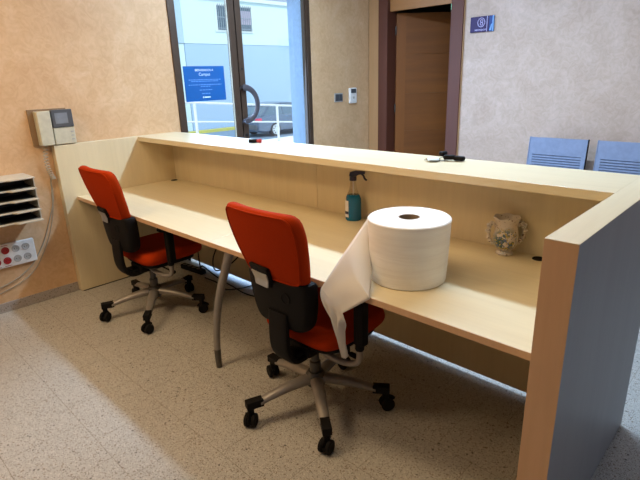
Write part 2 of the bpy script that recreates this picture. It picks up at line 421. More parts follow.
# ---- glazed entrance
fx0, fx1 = XW - 0.055, XW + 0.012
bm = B(); box(bm, fx0, fx1, 0.965, 1.022, 0, 2.5); box(bm, fx0, fx1, 2.520, 2.575, 0, 2.5); box(bm, fx0, fx1, 1.022, 2.520, 2.44, 2.5)
struct('window_1', bm, 'dark_brown_metal', bevel=0.003)
def leaf(name, label, y0, y1, s0, s1):
    t = thing(name, label, 'door', (XW - 0.02, 0, 0)); t['kind'] = 'structure'
    bm = B(); box(bm, -0.025, 0.022, y0, y0 + s0, 0.01, 2.44); box(bm, -0.025, 0.022, y1 - s1, y1, 0.01, 2.44)
    box(bm, -0.025, 0.022, y0 + s0, y1 - s1, 0.01, 0.10); box(bm, -0.025, 0.022, y0 + s0, y1 - s1, 2.38, 2.44)
    obj('door_frame', bm, 'dark_brown_metal', t, bevel=0.003)
    obj('pane', bx(-0.006, 0.0, y0 + s0, y1 - s1, 0.10, 2.38), 'glass', t)
    return t
l1 = leaf('door_2', 'glazed entrance leaf with the blue notice, left of the handle stile', 1.024, 1.628, 0.012, 0.062)
l2 = leaf('door_3', 'glazed entrance leaf with the curved grey handle', 1.640, 2.518, 0.062, 0.014)
obj('seal_and_reflection', bx(-0.015, 0.0, 1.6285, 1.6395, 0.01, 2.44), 'seal_black', l1)
obj('seal_and_reflection', bx(-0.012, 0.004, 1.5605, 1.5658, 0.10, 2.38), 'facade_trim', l1)  # pale strip drawn in for the edge reflection beside the stile
bm = B(); rad = 0.165; cy0, cz0 = 1.652, 1.305
arc = [(0.055, cy0 + 0.150 * math.cos(a), cz0 + 0.152 * math.sin(a)) for a in [math.radians(-92 + 184 * k / 28) for k in range(29)]]
tube(bm, [(0.02, arc[0][1], arc[0][2])] + arc + [(0.02, arc[-1][1], arc[-1][2])], 0.028, 14, flat=0.45, up=(1, 0, 0))
obj('door_handle', bm, 'handle_grey', l2, smooth=True)
bm = B(); cyl(bm, (0.02, 1.668, 1.62), (0.028, 1.668, 1.62), 0.010, 14); cyl(bm, (0.02, 1.668, 1.02), (0.03, 1.668, 1.02), 0.014, 14)
obj('lock', bm, 'seal_black', l2, smooth=True)
# blue notice on the glass
nt_ = thing('notice', 'blue paper notice with white print stuck on the left glass leaf', 'notice', (XW - 0.018, 1.27, 1.503), 0)
obj('sheet', bx(0, 0.0016, -0.209, 0.209, -0.146, 0.146), 'blue_poster', nt_)
MY = Matrix(((0, 0, 1, 0.0022), (1, 0, 0, 0), (0, 1, 0, 0), (0, 0, 0, 1)))   # text in YZ plane facing +x
def at(y, z, base=MY): return Matrix.Translation((0, y, z)) @ base
text_obj('heading', 'BIENVENIDOS A', 0.026, 'poster_print', nt_, at(0, 0.112))
text_obj('heading', 'Campus', 0.036, 'poster_print', nt_, at(0, 0.078))
for z, hw in ((0.034, .165), (0.021, .14), (-0.008, .17), (-0.022, .05), (-0.052, .065), (-0.082, .045)):
    bm = B(); y = -hw
    while y < hw:
        wd = random.uniform(.012, .032); box(bm, 0.0014, 0.0022, y, min(y + wd, hw), z - 0.0028, z + 0.0028); y += wd + 0.006
    obj('print_line', bm, 'poster_print_faint', nt_)
obj('logo', (lambda b: (box(b, 0.0014, 0.0022, -0.038, -0.026, -0.121, -0.107), box(b, 0.0014, 0.0022, -0.02, 0.042, -0.119, -0.109), b)[-1])(B()), 'poster_print', nt_)

# wall switch and thermostat on left wall
sw = thing('light_switch', 'dark grey double switch on the brown wall beside the glass entrance', 'switch', (XW, 3.0, 1.30))
obj('plate', bx(0, 0.010, -0.07, 0.07, -0.048, 0.048), 'grey_plastic', sw, bevel=0.004)
for s in (-1, 1): obj('rocker', bx(0.010, 0.016, s * 0.030 - 0.027, s * 0.030 + 0.027, -0.036, 0.036), 'charcoal_plastic', sw, bevel=0.002)
th = thing('thermostat', 'white wall device with a dark display right of the switch', 'thermostat', (XW, 3.235, 1.31))
obj('body', bx(0, 0.03, -0.062, 0.062, -0.085, 0.088), 'white_plastic', th, bevel=0.012)
obj('display', bx(0.028, 0.032, -0.045, 0.045, 0.03, 0.078), 'charcoal_plastic', th, bevel=0.002)
obj('button', cyl(B(), (0.03, 0.0, -0.02), (0.034, 0.0, -0.02), 0.014, 14), 'grey_plastic', th, smooth=True)

# sign on the front wall
sg = thing('wall_sign', 'small purple and blue sign with a round emblem on the pale wall', 'sign', (1.34, YD, 1.965))
obj('plaque', bx(-0.12, 0.075, -0.022, 0, -0.07, 0.07), 'purple_sign', sg, bevel=0.002)
obj('blue_band', bx(0.075, 0.108, -0.020, 0, -0.07, 0.07), 'navy_sign', sg)
obj('edge_band', bx(0.108, 0.12, -0.022, 0, -0.07, 0.07), 'sky_blue_sign', sg)
MS = Matrix(((1, 0, 0, 0), (0, 0, -1, -0.0225), (0, 1, 0, 0), (0, 0, 0, 1)))
bm = B(); tube(bm, [(-0.005 + 0.036 * math.cos(2 * PI * k / 28), -0.0235, 0.016 + 0.040 * math.sin(2 * PI * k / 28)) for k in range(29)], 0.0036, 6)
for dz in (0.013, -0.013):
    tube(bm, [(-0.002 + 0.013 * math.cos(2 * PI * k / 18), -0.0235, 0.016 + dz + 0.012 * math.sin(2 * PI * k / 18)) for k in range(19)], 0.0034, 6)
obj('emblem', bm, 'lilac_print', sg)
text_obj('lettering', 'aerosport', 0.030, 'lilac_print', sg, Matrix.Translation((-0.01, 0, -0.048)) @ MS)
obj('stripe', bx(0.052, 0.057, -0.0235, -0.02, -0.07, 0.07), 'lilac_print', sg)
obj('swoosh', prism(B(), [(0.078, -0.062), (0.100, -0.062), (0.106, 0.0), (0.094, -0.01)], -0.0215, -0.019, lambda u, v, h: (u, h, v)), 'sky_blue_sign', sg)

# ================================================================== RECEPTION COUNTER
L = 3.386; T = 0.083; ZL = 1.123; YB = 0.912; YF = 0.535; YP = 0.826
rc = thing('reception_counter', 'long pale maple reception counter with raised ledge and end panels', 'counter')
def lap(name, x0, x1, y0, y1, z0, z1, m, bev=0.0015): return obj(name, bx(x0, x1, y0, y1, z0, z1), m, rc, bevel=bev)
lap('side_panel', XW + 0.002, 0, -0.094, YB, 0.008, ZL, 'maple_z')
sp = lap('side_panel', L, L + T - 0.002, -0.085, YB, 0.008, ZL - 0.002, 'maple_z')
lap('panel_top', L, L + T, -0.087, YB + 0.001, ZL - 0.002, ZL, 'maple_y', 0.0004)
o = lap('edge_band', L, L + T, -0.087, -0.085, 0.008, ZL - 0.002, 'edge', 0.0004); o['label'] = 'pinkish wood edge band'
o = lap('outer_cladding', L + T - 0.002, L + T, -0.085, YB, 0.008, ZL - 0.002, 'cladding', 0.0004); o['label'] = 'grey laminate face of the end panel'
for x0, x1 in ((XW + 0.008, -0.004), (L + 0.005, L + T - 0.006)): lap('plinth', x0, x1, -0.08, YB - 0.01, 0, 0.008, 'seal_black', 0)
lap('ledge', 0, L, YF + 0.001, YB, ZL - 0.034, ZL, 'maple_x')
lap('ledge_edge', 0, L, YF, YF + 0.001, ZL - 0.034, ZL - 0.001, 'maple_x', 0)
for x0, x1 in ((0, 1.689), (1.691, L)): lap('back_panel', x0, x1, YP, YP + 0.019, 0.03, ZL - 0.034, 'maple_z')
for x in (0.03, 1.68, 3.34): lap('foot', x, x + 0.03, YP + 0.003, YP + 0.016, 0, 0.03, 'seal_black', 0)

dk = thing('desk', 'long pale maple worktop on curved grey legs inside the counter', 'desk')
for x0, x1 in ((0.003, 1.695), (1.6965, L - 0.003)):
    obj('worktop', bx(x0, x1, 0.002, YP - 0.002, 0.714, 0.74), 'maple_x', dk, bevel=0.001)
    obj('front_edge', bx(x0, x1, 0.0, 0.002, 0.7145, 0.7395), 'edge', dk)
def desk_leg(pts, foot):
    P = spline(pts, 8); bm = B(); n = len(P)
    k = int(n * 0.82)
    tube(bm, P[:k + 1], [0.024 - 0.007 * i / (n - 1) for i in range(k + 1)], 18)
    lg = obj('leg', bm, 'grey_paint', dk, smooth=True)
    bm = B(); tube(bm, P[k:], [0.0195, 0.0155], 18)
    obj('foot_sleeve', bm, 'dark_grey_metal', lg, smooth=True)
desk_leg([(1.845, 0.03, 0.714), (1.79, 0.03, 0.60), (1.72, 0.02, 0.42), (1.685, 0.01, 0.25), (1.682, 0.0, 0.12), (1.697, -0.01, 0.002)], 0)
desk_leg([(1.845, 0.76, 0.714), (1.79, 0.76, 0.60), (1.74, 0.77, 0.42), (1.70, 0.77, 0.25), (1.695, 0.77, 0.12), (1.697, 0.78, 0.002)], 0)
for x, y in ((0.055, 0.775), (3.075, 0.785)):
    obj('cable_grommet', lathe(B(), [(0.0, 0.0), (0.020, 0.0), (0.020, 0.003), (0.025, 0.003), (0.027, 0.0)], 28, (x, y, 0.7402)), 'black_plastic', dk, smooth=True)

# ================================================================== TASK CHAIRS
def make_chair():
    t = thing('task_chair', '', 'chair')
    bm = B(); lathe(bm, [(0, 0.105), (0.034, 0.105), (0.046, 0.118), (0.048, 0.172), (0.036, 0.188), (0, 0.188)], 28)
    hub = obj('hub', bm, 'dark_grey_metal', t, smooth=True)
    R = 0.335
    for k in range(5):
        a = math.radians(250 + 72 * k); d = Vector((math.cos(a), math.sin(a), 0)); s = Vector((-d.y, d.x, 0))
        bm = B(); rings = []
        for q in range(9):
            f = q / 8; r = 0.030 + (R - 0.045 - 0.030) * f; z = 0.152 - 0.042 * f + 0.008 * math.sin(PI * f); hw = 0.033 - 0.010 * f; hh = 0.026 - 0.009 * f
            c = d * r + Vector((0, 0, z)); rings.append([bm.verts.new(c + s * (hw * math.cos(w)) + Vector((0, 0, hh * math.sin(w)))) for w in [2 * PI * i / 14 for i in range(14)]])
        for A, C in zip(rings, rings[1:]):
            for i in range(14): bm.faces.new((A[i], A[(i + 1) % 14], C[(i + 1) % 14], C[i]))
        bm.faces.new(rings[0]); bm.faces.new(rings[-1][::-1])
        obj('leg', bm, 'grey_paint', t, smooth=True)
        # castor: cap, stem, hood, two wheels
        bm = B(); P = d * R
        fr = Matrix(((d.x, s.x, 0, 0), (d.y, s.y, 0, 0), (0, 0, 1, 0), (0, 0, 0, 1)))
        box(bm, R - 0.060, R + 0.020, -0.021, 0.021, 0.094, 0.130, mtx=fr)
        cyl(bm, (P.x, P.y, 0.050), (P.x, P.y, 0.10), 0.016, 12)
        ca = a + (0.9, -0.7, 0.4, 1.2, -0.3)[k]; e = Vector((math.cos(ca), math.sin(ca), 0)); ax = Vector((-e.y, e.x, 0)); wc = P + e * 0.008 + Vector((0, 0, 0.0332))
        cyl(bm, wc - ax * 0.008, wc + ax * 0.008, 0.026, 18)
        pr = [wc + (e * math.cos(w) + Vector((0, 0, math.sin(w)))) * 0.034 for w in [math.radians(20 + 14 * i) for i in range(11)]]
        tube(bm, pr, 0.014, 8, flat=0.25, up=ax)
        ct = obj('castor', bm, 'black_plastic', t, smooth=True, bevel=0.003)
        for sd in (-1, 1):
            bm = B(); o_ = wc + ax * sd * 0.018
            prof = [(0.0, -0.010), (0.025, -0.010), (0.0322, -0.006), (0.033, 0.0), (0.0322, 0.006), (0.025, 0.010), (0.018, 0.0085), (0.0, 0.0085)]
            mt = Matrix.Translation(o_) @ (ax * sd).to_track_quat('Z', 'Y').to_matrix().to_4x4()
            lathe(bm, prof, 24, mtx=mt); obj('wheel', bm, 'black_rubber', ct, smooth=True)
    bm = B(); lathe(bm, [(0.0, 0.18), (0.027, 0.18), (0.027, 0.24), (0.020, 0.245), (0.020, 0.36), (0, 0.36)], 24)
    obj('gas_column', bm, 'dark_grey_metal', t, smooth=True)
    bm = B(); box(bm, -0.075, 0.075, -0.11, 0.13, 0.325, 0.378); box(bm, -0.045, 0.045, -0.16, -0.09, 0.322, 0.36)
    obj('tilt_mechanism', bm, 'black_plastic', t, bevel=0.010)
    bm = B(); cyl(bm, (0.07, 0.02, 0.350), (0.235, 0.03, 0.340), 0.006, 10); cyl(bm, (0.20, 0.029, 0.342), (0.25, 0.031, 0.339), 0.012, 12)
    obj('lever', bm, 'black_plastic', t, smooth=True)
    # seat
    def sf(u, v, h): return Vector((u, v, 0.428 + h - 0.10 * max(0, v - 0.27) ** 1.5 * 3 + 0.22 * u * u))
    ol = rounded([(-0.235, -0.13), (0.220, -0.13), (0.235, 0.17), (0.205, 0.310), (-0.215, 0.310), (-0.250, 0.17)], [0.09, 0.09, 0.12, 0.12, 0.12, 0.12])
    obj('seat', cushion(ol, 0.044, 0.034, 0.032, sf), 'red_fabric', t, smooth=True)
    ol2 = rounded([(-0.20, -0.10), (0.20, -0.10), (0.205, 0.25), (-0.205, 0.25)], 0.09)
    obj('seat_pan', cushion(ol2, 0.012, 0.018, 0.012, lambda u, v, h: Vector((u, v, 0.385 + h + 0.22 * u * u))), 'black_plastic', t, smooth=True)
    # backrest: y of the back surface as a function of height, curved around the sitter
    def yb(z, x): return -0.158 - 0.30 * max(0, z - 0.72) * 1.15 - 0.03 * math.cos((z - 0.78) * 4.5) + 0.55 * x * x
    ol = rounded([(-0.168, 0.715), (0.168, 0.715), (0.205, 0.83), (0.224, 0.96), (0.210, 1.045), (-0.210, 1.045), (-0.224, 0.96), (-0.205, 0.83)], [0.03, 0.03, 0.1, 0.08, 0.06, 0.06, 0.08, 0.1])
    br = obj('backrest', cushion(ol, 0.030, 0.028, 0.026, lambda u, v, h: Vector((u - 0.014, yb(v, u) + h, v))), 'red_fabric', t, smooth=True)
    ol3 = [br_ for br_ in ol]
    c_ = Vector((0, 0.90)); pts = [c_ + (p - c_) * 0.92 for p in ol]
    bm = B(); tube(bm, [Vector((p.x - 0.014, yb(p.y, p.x) - 0.0285, p.y)) for p in pts] + [Vector((pts[0].x - 0.014, yb(pts[0].y, pts[0].x) - 0.0285, pts[0].y))], 0.0035, 8)
    obj('piping', bm, 'red_fabric', br, smooth=True)
    ol = rounded([(-0.150, 0.495), (0.150, 0.495), (0.185, 0.60), (0.190, 0.745), (0.06, 0.728), (-0.06, 0.728), (-0.190, 0.745), (-0.185, 0.60)], [0.05, 0.05, 0.08, 0.03, 0.05, 0.05, 0.03, 0.08])
    sh = obj('back_shell', cushion(ol, 0.040, 0.038, 0.020, lambda u, v, h: Vector((u - 0.014, yb(v, u) + 0.004 + h, v))), 'black_plastic', t, smooth=True)
    rr = [(0.075 + 0.022 * math.cos(2 * PI * k / 20), 0.66 + 0.024 * math.sin(2 * PI * k / 20)) for k in range(21)]
    bm = B(); tube(bm, [Vector((x - 0.014, yb(z, x) - 0.0375, z)) for x, z in rr], 0.003, 6); obj('round_emblem', bm, 'black_rubber', sh, smooth=True)
    bm = B(); ol = rounded([(-0.112, 0.685), (-0.002, 0.685), (0.012, 0.785), (-0.124, 0.785)], 0.012)
    hb = obj('grip', cushion(ol, 0.010, 0.012, 0.008, lambda u, v, h: Vector((u - 0.014, yb(v, u) - 0.034 + h, v))), 'black_plastic', t, smooth=True)
    bm.free()
    ol = rounded([(-0.098, 0.688), (-0.010, 0.688), (0.0, 0.756), (-0.108, 0.756)], 0.006)
    o = obj('grip_plate', cushion(ol, 0.003, 0.004, 0.003, lambda u, v, h: Vector((u - 0.014, yb(v, u) - 0.048 + h, v))), 'silver_plate', hb, smooth=True)
    # J shaped support strap
    bm = B(); P = spline([(0, -0.205, 0.58), (0, -0.212, 0.48), (0, -0.205, 0.39), (0, -0.165, 0.333), (0, -0.10, 0.328), (0, -0.05, 0.345)], 8)
    tube(bm, P, 0.048, 16, flat=0.32, up=(1, 0, 0)) if False else None
    prev = []
    for i, p in enumerate(P):
        d = (P[min(i + 1, len(P) - 1)] - P[max(i - 1, 0)]).normalized(); n_ = Vector((1, 0, 0)).cross(d).normalized()
        ring = [bm.verts.new(p + Vector((0.058 * math.copysign(abs(math.cos(w)) ** 0.5, math.cos(w)), 0, 0)) + n_ * 0.016 * math.copysign(abs(math.sin(w)) ** 0.5, math.sin(w))) for w in [2 * PI * k / 20 + 0.01 for k in range(20)]]
        if prev:
            for k in range(20): bm.faces.new((prev[k], prev[(k + 1) % 20], ring[(k + 1) % 20], ring[k]))
        else: bm.faces.new(ring)
        prev = ring
    bm.faces.new(prev[::-1]); obj('back_support', bm, 'black_plastic', t, smooth=True)
    # arms
    for s in (-1, 1):
        bm = B(); P = spline([(s * 0.03, -0.04, 0.365), (s * 0.12, -0.045, 0.345), (s * 0.21, -0.02, 0.325), (s * 0.268, 0.0, 0.345), (s * 0.276, 0.0, 0.42)], 8)
        ar = obj('arm_tube', tube(bm, P, 0.015, 16), 'grey_paint', t, smooth=True)
        bm = B(); cyl(bm, (s * 0.276, 0.0, 0.40), (s * 0.276, 0.012, 0.63), 0.02, 16)
        box(bm, s * 0.276 - 0.026, s * 0.276 + 0.026, -0.014, 0.034, 0.425, 0.64)
        obj('arm_post', bm, 'black_plastic', ar, bevel=0.010)
        ol = rounded([(s * 0.276 - 0.035, -0.06), (s * 0.276 + 0.035, -0.06), (s * 0.276 + 0.038, 0.16), (s * 0.276 - 0.038, 0.16)], 0.03)
        obj('arm_pad', cushion(ol, 0.014, 0.012, 0.012, lambda u, v, h: Vector((u, v, 0.652 + h))), 'black_rubber', ar, smooth=True)
    return t
def copy_tree(o, parent=None):
    c = o.copy(); COL.objects.link(c)
    if parent is not None: c.parent = parent
    for ch in [x for x in list(o.children)]: copy_tree(ch, c)
    return c
ch = make_chair(); ch.location = (2.332, 0.121, 0.0); ch.rotation_euler.z = 0.0
ch['label'] = 'nearer red task chair with white paper hanging over its arm'; ch['group'] = 'red task chairs at the desk'
c2 = copy_tree(ch); c2.location = (0.752, 0.133, 0.0); c2.rotation_euler.z = 0.0
c2['label'] = 'farther red task chair, close to the left end panel'

# ================================================================== THINGS ON THE DESK
RX, RY, RR, RH = 2.75, 0.26, 0.152, 0.252
pr = thing('paper_roll', 'large white industrial paper roll standing on the worktop', 'paper roll', (RX, RY, 0.741))
bm = B(); prof = [(0.036, 0), (RR - 0.004, 0), (RR, 0.004), (RR + 0.004, 0.08), (RR + 0.010, RH - 0.03), (RR + 0.011, RH - 0.004), (RR + 0.007, RH)]
lathe(bm, prof, 96); obj('wound_side', bm, 'paper_side', pr, smooth=True)
bm = B(); lathe(bm, [(RR + 0.007, RH), (0.10, RH + 0.001), (0.042, RH)], 96); obj('wound_top', bm, 'paper', pr, smooth=True)
bm = B(); lathe(bm, [(0.042, RH), (0.0385, RH), (0.0385, 0.002), (0.042, 0.002)], 40)
M['core'] = mat('cardboard_core', 0.9, color=(0.28, 0.20, 0.13))[0]
o = obj('core', bm, 'core', pr, smooth=True); o['label'] = 'brown cardboard core'
# the loose end: leaves the roll tangentially, fans out to the desk edge, then hangs as a twisted tail
bm = B(); NU, NV = 26, 14
tx, ty = RX - RR * 0.985 + 0.004, RY - 0.01
top0 = Vector((2.597, 0.235, 0.99)); bot0 = Vector((2.606, 0.215, 0.742 + 0.004))
def sheet(u, v):
    # u 0 at roll, 1 at the free fold; v 0 top, 1 bottom
    A = Vector((2.597, 0.225, 0.985)).lerp(Vector((2.595, 0.17, 0.745)), v)          # line along the roll
    Bm = Vector((2.536, -0.050, 0.742)).lerp(Vector((2.66, -0.050, 0.655)), v)       # free edge
    Cn = Vector((2.765, -0.012, 0.742))
    P = A.lerp(Bm, u)
    if v > 0.0:
        low = Vector((2.60, 0.17, 0.90)).lerp(Cn, min(1, u * 2)) if False else None
    return P
tl = Vector((2.588, 0.225, 0.988)); fl = Vector((2.548, -0.045, 0.735)); fr_ = Vector((2.663, -0.045, 0.662)); br_ = Vector((2.768, -0.012, 0.742)); rb = Vector((2.672, 0.128, 0.80))
grid = []
for i in range(NU + 1):
    u = i / NU; row = []
    for j in range(NV + 1):
        v = j / NV
        up_ = tl.lerp(fl, u)
        lo = rb.lerp(br_, min(1.0, u / 0.5)) if u < 0.5 else br_.lerp(fr_, (u - 0.5) / 0.5)
        # right edge follows the roll between top and the lower corner
        p = up_.lerp(lo, v)
        if u < 0.5:
            rt = tl.lerp(Vector((2.76, -0.012, 0.742)), v)
        p = p + Vector((-0.3, -1, 0.25)).normalized() * (0.010 * math.sin(PI * v) * math.sin(PI * min(1, u * 1.1)) + 0.003 * math.sin(9 * v + 4 * u) * u)
        row.append(p)
    grid.append(row)
# keep it outside the roll
for row in grid:
    for p in row:
        d = Vector((p.x - RX, p.y - RY)); r_ = d.length
        rq = RR + 0.003 + 0.010 * max(0, min(1, (p.z - 0.741) / RH))
        if r_ < rq: d = d.normalized() * rq; p.x = RX + d.x; p.y = RY + d.y
VV = [[bm.verts.new(p) for p in row] for row in grid]
for i in range(NU):
    for j in range(NV): bm.faces.new((VV[i][j], VV[i + 1][j], VV[i + 1][j + 1], VV[i][j + 1]))
# tail
ed = VV[NU]; prev = ed; n_t = 16
for k in range(1, n_t + 1):
    f = k / n_t; row = []
    c = Vector((2.605, -0.048, 0.70)).lerp(Vector((2.666, -0.040, 0.468)), f)
    wd = 0.066 * (1 - f) ** 2.2 + 0.020 * (1 - f * 0.55)
    for j in range(NV + 1):
        v = j / NV - 0.5
        tgt = c + Vector((v * 2 * wd, 0.014 * math.sin(v * 15 + f * 3) * min(1, f * 3), -v * 0.06 * (1 - f)))
        bl = min(1, f * 3.5); base = grid[NU][j] + Vector((0, 0, -0.24 * f)); row.append(bm.verts.new(base.lerp(tgt, bl)))
    for j in range(NV): bm.faces.new((prev[j], row[j], row[j + 1], prev[j + 1]))
    prev = row
for v in bm.verts: v.co -= Vector((RX, RY, 0.741))
lo_ = obj('loose_sheet', bm, 'paper_sheet', pr, smooth=True); lo_['label'] = 'thin loose end hanging over the desk edge'
md = lo_.modifiers.new('solid', 'SOLIDIFY'); md.thickness = 0.0012

# vase
vz = thing('vase', 'small painted ceramic vase with two ornate handles on the desk', 'vase', (2.932, 0.758, 0.741), math.radians(38)); vz.scale = (0.93, 0.93, 0.95)
prof = [(0, 0), (0.038, 0), (0.041, 0.006), (0.038, 0.011), (0.031, 0.018), (0.032, 0.023), (0.044, 0.034), (0.054, 0.050), (0.058, 0.070), (0.058, 0.090), (0.055, 0.110), (0.051, 0.128), (0.050, 0.142), (0.052, 0.155), (0.057, 0.168), (0.062, 0.178), (0.061, 0.182), (0.057, 0.180), (0.049, 0.160), (0.045, 0.142), (0.051, 0.10), (0.047, 0.05), (0, 0.03)]
bm = B(); lathe(bm, prof, 56)
for v in bm.verts:   # lightly fluted rim
    if v.co.z > 0.165: v.co.z += 0.003 * math.sin(6 * math.atan2(v.co.y, v.co.x))
bd = obj('body', bm, 'vase', vz, smooth=True)
for s in (-1, 1):
    bm = B(); P = spline([(s * 0.050, 0, 0.138), (s * 0.066, 0, 0.150), (s * 0.079, 0, 0.136), (s * 0.083, 0, 0.105), (s * 0.075, 0, 0.072), (s * 0.055, 0, 0.050)], 7)
    tube(bm, P, [0.0085 + 0.0030 * math.sin(i * 1.35) for i in range(len(P))], 12)
    for q in (6, 13, 20, 27): 
        m_ = Matrix.Translation(P[min(q, len(P) - 1)] + Vector((s * 0.008, 0, 0.004))); bmesh.ops.create_uvsphere(bm, u_segments=10, v_segments=8, radius=0.0085, matrix=m_)
    obj('handle', bm, 'vase', vz, smooth=True)

# spray bottle
sb = thing('spray_bottle', 'spray bottle of teal cleaner with dark trigger by the back panel', 'bottle', (2.035, 0.765, 0.741), math.radians(38))
def oval(bm, prof, ry=0.62, seg=32):
    rings = []
    for r, z, dx in prof: rings.append([bm.verts.new((dx + r * math.cos(2 * PI * k / seg), r * (ry if r > 0.02 else 1) * math.sin(2 * PI * k / seg), z)) for k in range(seg)])
    for a, b in zip(rings, rings[1:]):
        for k in range(seg): bm.faces.new((a[k], a[(k + 1) % seg], b[(k + 1) % seg], b[k]))
    bm.faces.new(rings[0]); bm.faces.new(rings[-1][::-1]); return bm
obj('filled_body', oval(B(), [(0.040, 0.0, 0), (0.045, 0.006, 0), (0.045, 0.05, 0), (0.042, 0.075, 0.003), (0.041, 0.10, 0.004), (0.043, 0.125, 0.002), (0.040, 0.138, 0), (0.034, 0.150, 0)], 0.72), 'liquid', sb, smooth=True)
obj('neck', oval(B(), [(0.034, 0.1502, 0), (0.024, 0.175, 0), (0.019, 0.195, 0), (0.0165, 0.215, 0), (0.0165, 0.232, 0)], 0.72), 'clear_plastic', sb, smooth=True)
bm = B(); cyl(bm, (0, 0, 0.15), (0, 0, 0.23), 0.0025, 8); obj('dip_tube', bm, 'label_white', sb)
bm = B(); cyl(bm, (0, 0, 0.230), (0, 0, 0.255), 0.020, 20); hd = obj('collar', bm, 'navy_plastic', sb, smooth=True)
bm = B(); prism(bm, [(-0.022, 0.256), (0.020, 0.256), (0.030, 0.262), (0.066, 0.266), (0.068, 0.280), (0.015, 0.284), (-0.018, 0.276)], -0.010, 0.010, lambda u, v, h: (u, h, v))
obj('spray_head', bm, 'navy_plastic', sb, bevel=0.002)
bm = B(); tube(bm, spline([(0.045, 0, 0.268), (0.058, 0, 0.255), (0.064, 0, 0.240), (0.076, 0, 0.228)], 5), 0.0055, 8); obj('trigger', bm, 'navy_plastic', sb, smooth=True)
bm = B(); seg = 14
for z0, z1, mi in ((0.022, 0.118, 0), (0.040, 0.056, 1)):
    e = 0.0012 if mi == 0 else 0.0018; last = None
    for k in range(seg + 1):
        a = math.radians(-205 + 80 * k / seg); p = (0.0455 + e) * math.cos(a), (0.0455 + e) * 0.72 * math.sin(a)
        cur = (bm.verts.new((p[0], p[1], z0)), bm.verts.new((p[0], p[1], z1)))
        if last: bm.faces.new((last[0], cur[0], cur[1], last[1])).material_index = mi
        last = cur
lb = obj('label_sticker', bm, ['label_white', 'navy_plastic'], sb); lb.modifiers.new('s', 'SOLIDIFY').thickness = 0.0005

# lighter / marker on the ledge
lt = thing('lighter', 'short black and red lighter lying on the counter ledge', 'lighter', (1.185, 0.772, ZL + 0.013), math.radians(35))
bm = B(); cyl(bm, (-0.045, 0, 0), (0.01, 0, 0), 0.0125, 14); obj('body', bm, 'black_plastic', lt, smooth=True)
bm = B(); cyl(bm, (0.0101, 0, 0), (0.040, 0, 0), 0.0125, 14); cyl(bm, (0.025, 0, 0.006), (0.038, 0, 0.006), 0.008, 10); obj('cap', bm, 'red_plastic', lt, smooth=True)

# bunch of keys
kz = ZL + 0.001
ky = thing('key_bunch', 'bunch of keys with black fobs lying on the counter ledge', 'keys', (2.572, 0.800, kz), math.radians(10)); ky.scale = (1.15, 1.15, 1.3)
bm = B(); tube(bm, [(0.016 * math.cos(2 * PI * k / 24), 0.016 * math.sin(2 * PI * k / 24), 0.006 + 0.004 * math.sin(2 * PI * k / 24)) for k in range(25)], 0.0013, 6); obj('key_ring', bm, 'chrome', ky, smooth=True)
def key(ang, m, dz, off):
    r = Matrix.Translation((off[0], off[1], dz)) @ Matrix.Rotation(math.radians(ang), 4, 'Z')
    bm = B(); lathe(bm, [(0, 0), (0.012, 0), (0.012, 0.0025), (0, 0.0025)], 20, mtx=r @ Matrix.Translation((0.012, 0, 0)))
    box(bm, 0.022, 0.058, -0.0035, 0.0035, 0, 0.0022, mtx=r)
    for q in range(4): box(bm, 0.035 + q * 0.006, 0.038 + q * 0.006, 0.0035, 0.006, 0, 0.0022, mtx=r)
    obj('key', bm, m, ky)
key(196, 'chrome', 0.002, (-0.014, -0.014)); key(215, 'brass', 0.005, (-0.008, -0.004)); key(178, 'brass', 0.001, (-0.018, 0.004))
obj('tag', bx(-0.028, 0.018, -0.018, 0.018, 0.004, 0.012, mtx=Matrix.Translation((-0.022, -0.035, 0)) @ Matrix.Rotation(0.6, 4, 'Z')), 'key_tag_white', ky, bevel=0.004)
ol = rounded([(-0.024, -0.017), (0.026, -0.014), (0.026, 0.014), (-0.024, 0.017)], 0.012)
for a, x, y, z, sc in ((0.3, 0.025, 0.008, 0.013, 1.0), (-0.15, 0.066, 0.014, 0.010, 0.95), (1.2, -0.004, 0.016, 0.024, 0.75)):
    obj('fob', cushion([p * sc for p in ol], 0.008, 0.008, 0.006, lambda u, v, h: Vector((x + u * math.cos(a) - v * math.sin(a), y + u * math.sin(a) + v * math.cos(a), z + h))), 'black_plastic', ky, smooth=True)

# ================================================================== LEFT WALL ITEMS
ic = thing('intercom', 'beige video door phone with grey screen mounted above the end panel', 'intercom', (XW, 0, 0))
obj('backing_board', bx(0, 0.016, -0.205, 0.05, 1.1275, 1.375), 'plate_wood', ic, bevel=0.002)
obj('body', bx(0.016, 0.055, -0.172, 0.066, 1.130, 1.362), 'beige_plastic_dark', ic, bevel=0.006)
hs = obj('handset', prism(B(), rounded([(-0.172, 1.130), (-0.084, 1.130), (-0.084, 1.362), (-0.172, 1.362)], 0.012), 0.056, 0.088, lambda u, v, h: (h, u, v)), 'beige_plastic', ic, bevel=0.006)
sc = obj('screen_housing', bx(0.056, 0.080, -0.076, 0.066, 1.246, 1.368), 'charcoal_plastic', ic, bevel=0.005)
obj('screen', bx(0.080, 0.082, -0.056, 0.030, 1.272, 1.345), 'screen_grey', sc, bevel=0.001)
obj('keypad', bx(0.056, 0.074, -0.076, 0.066, 1.130, 1.245), 'beige_plastic', ic, bevel=0.004)
for k in range(3): obj('button', bx(0.074, 0.077, 0.038, 0.056, 1.155 + k * 0.026, 1.165 + k * 0.026), 'grey_plastic', ic)
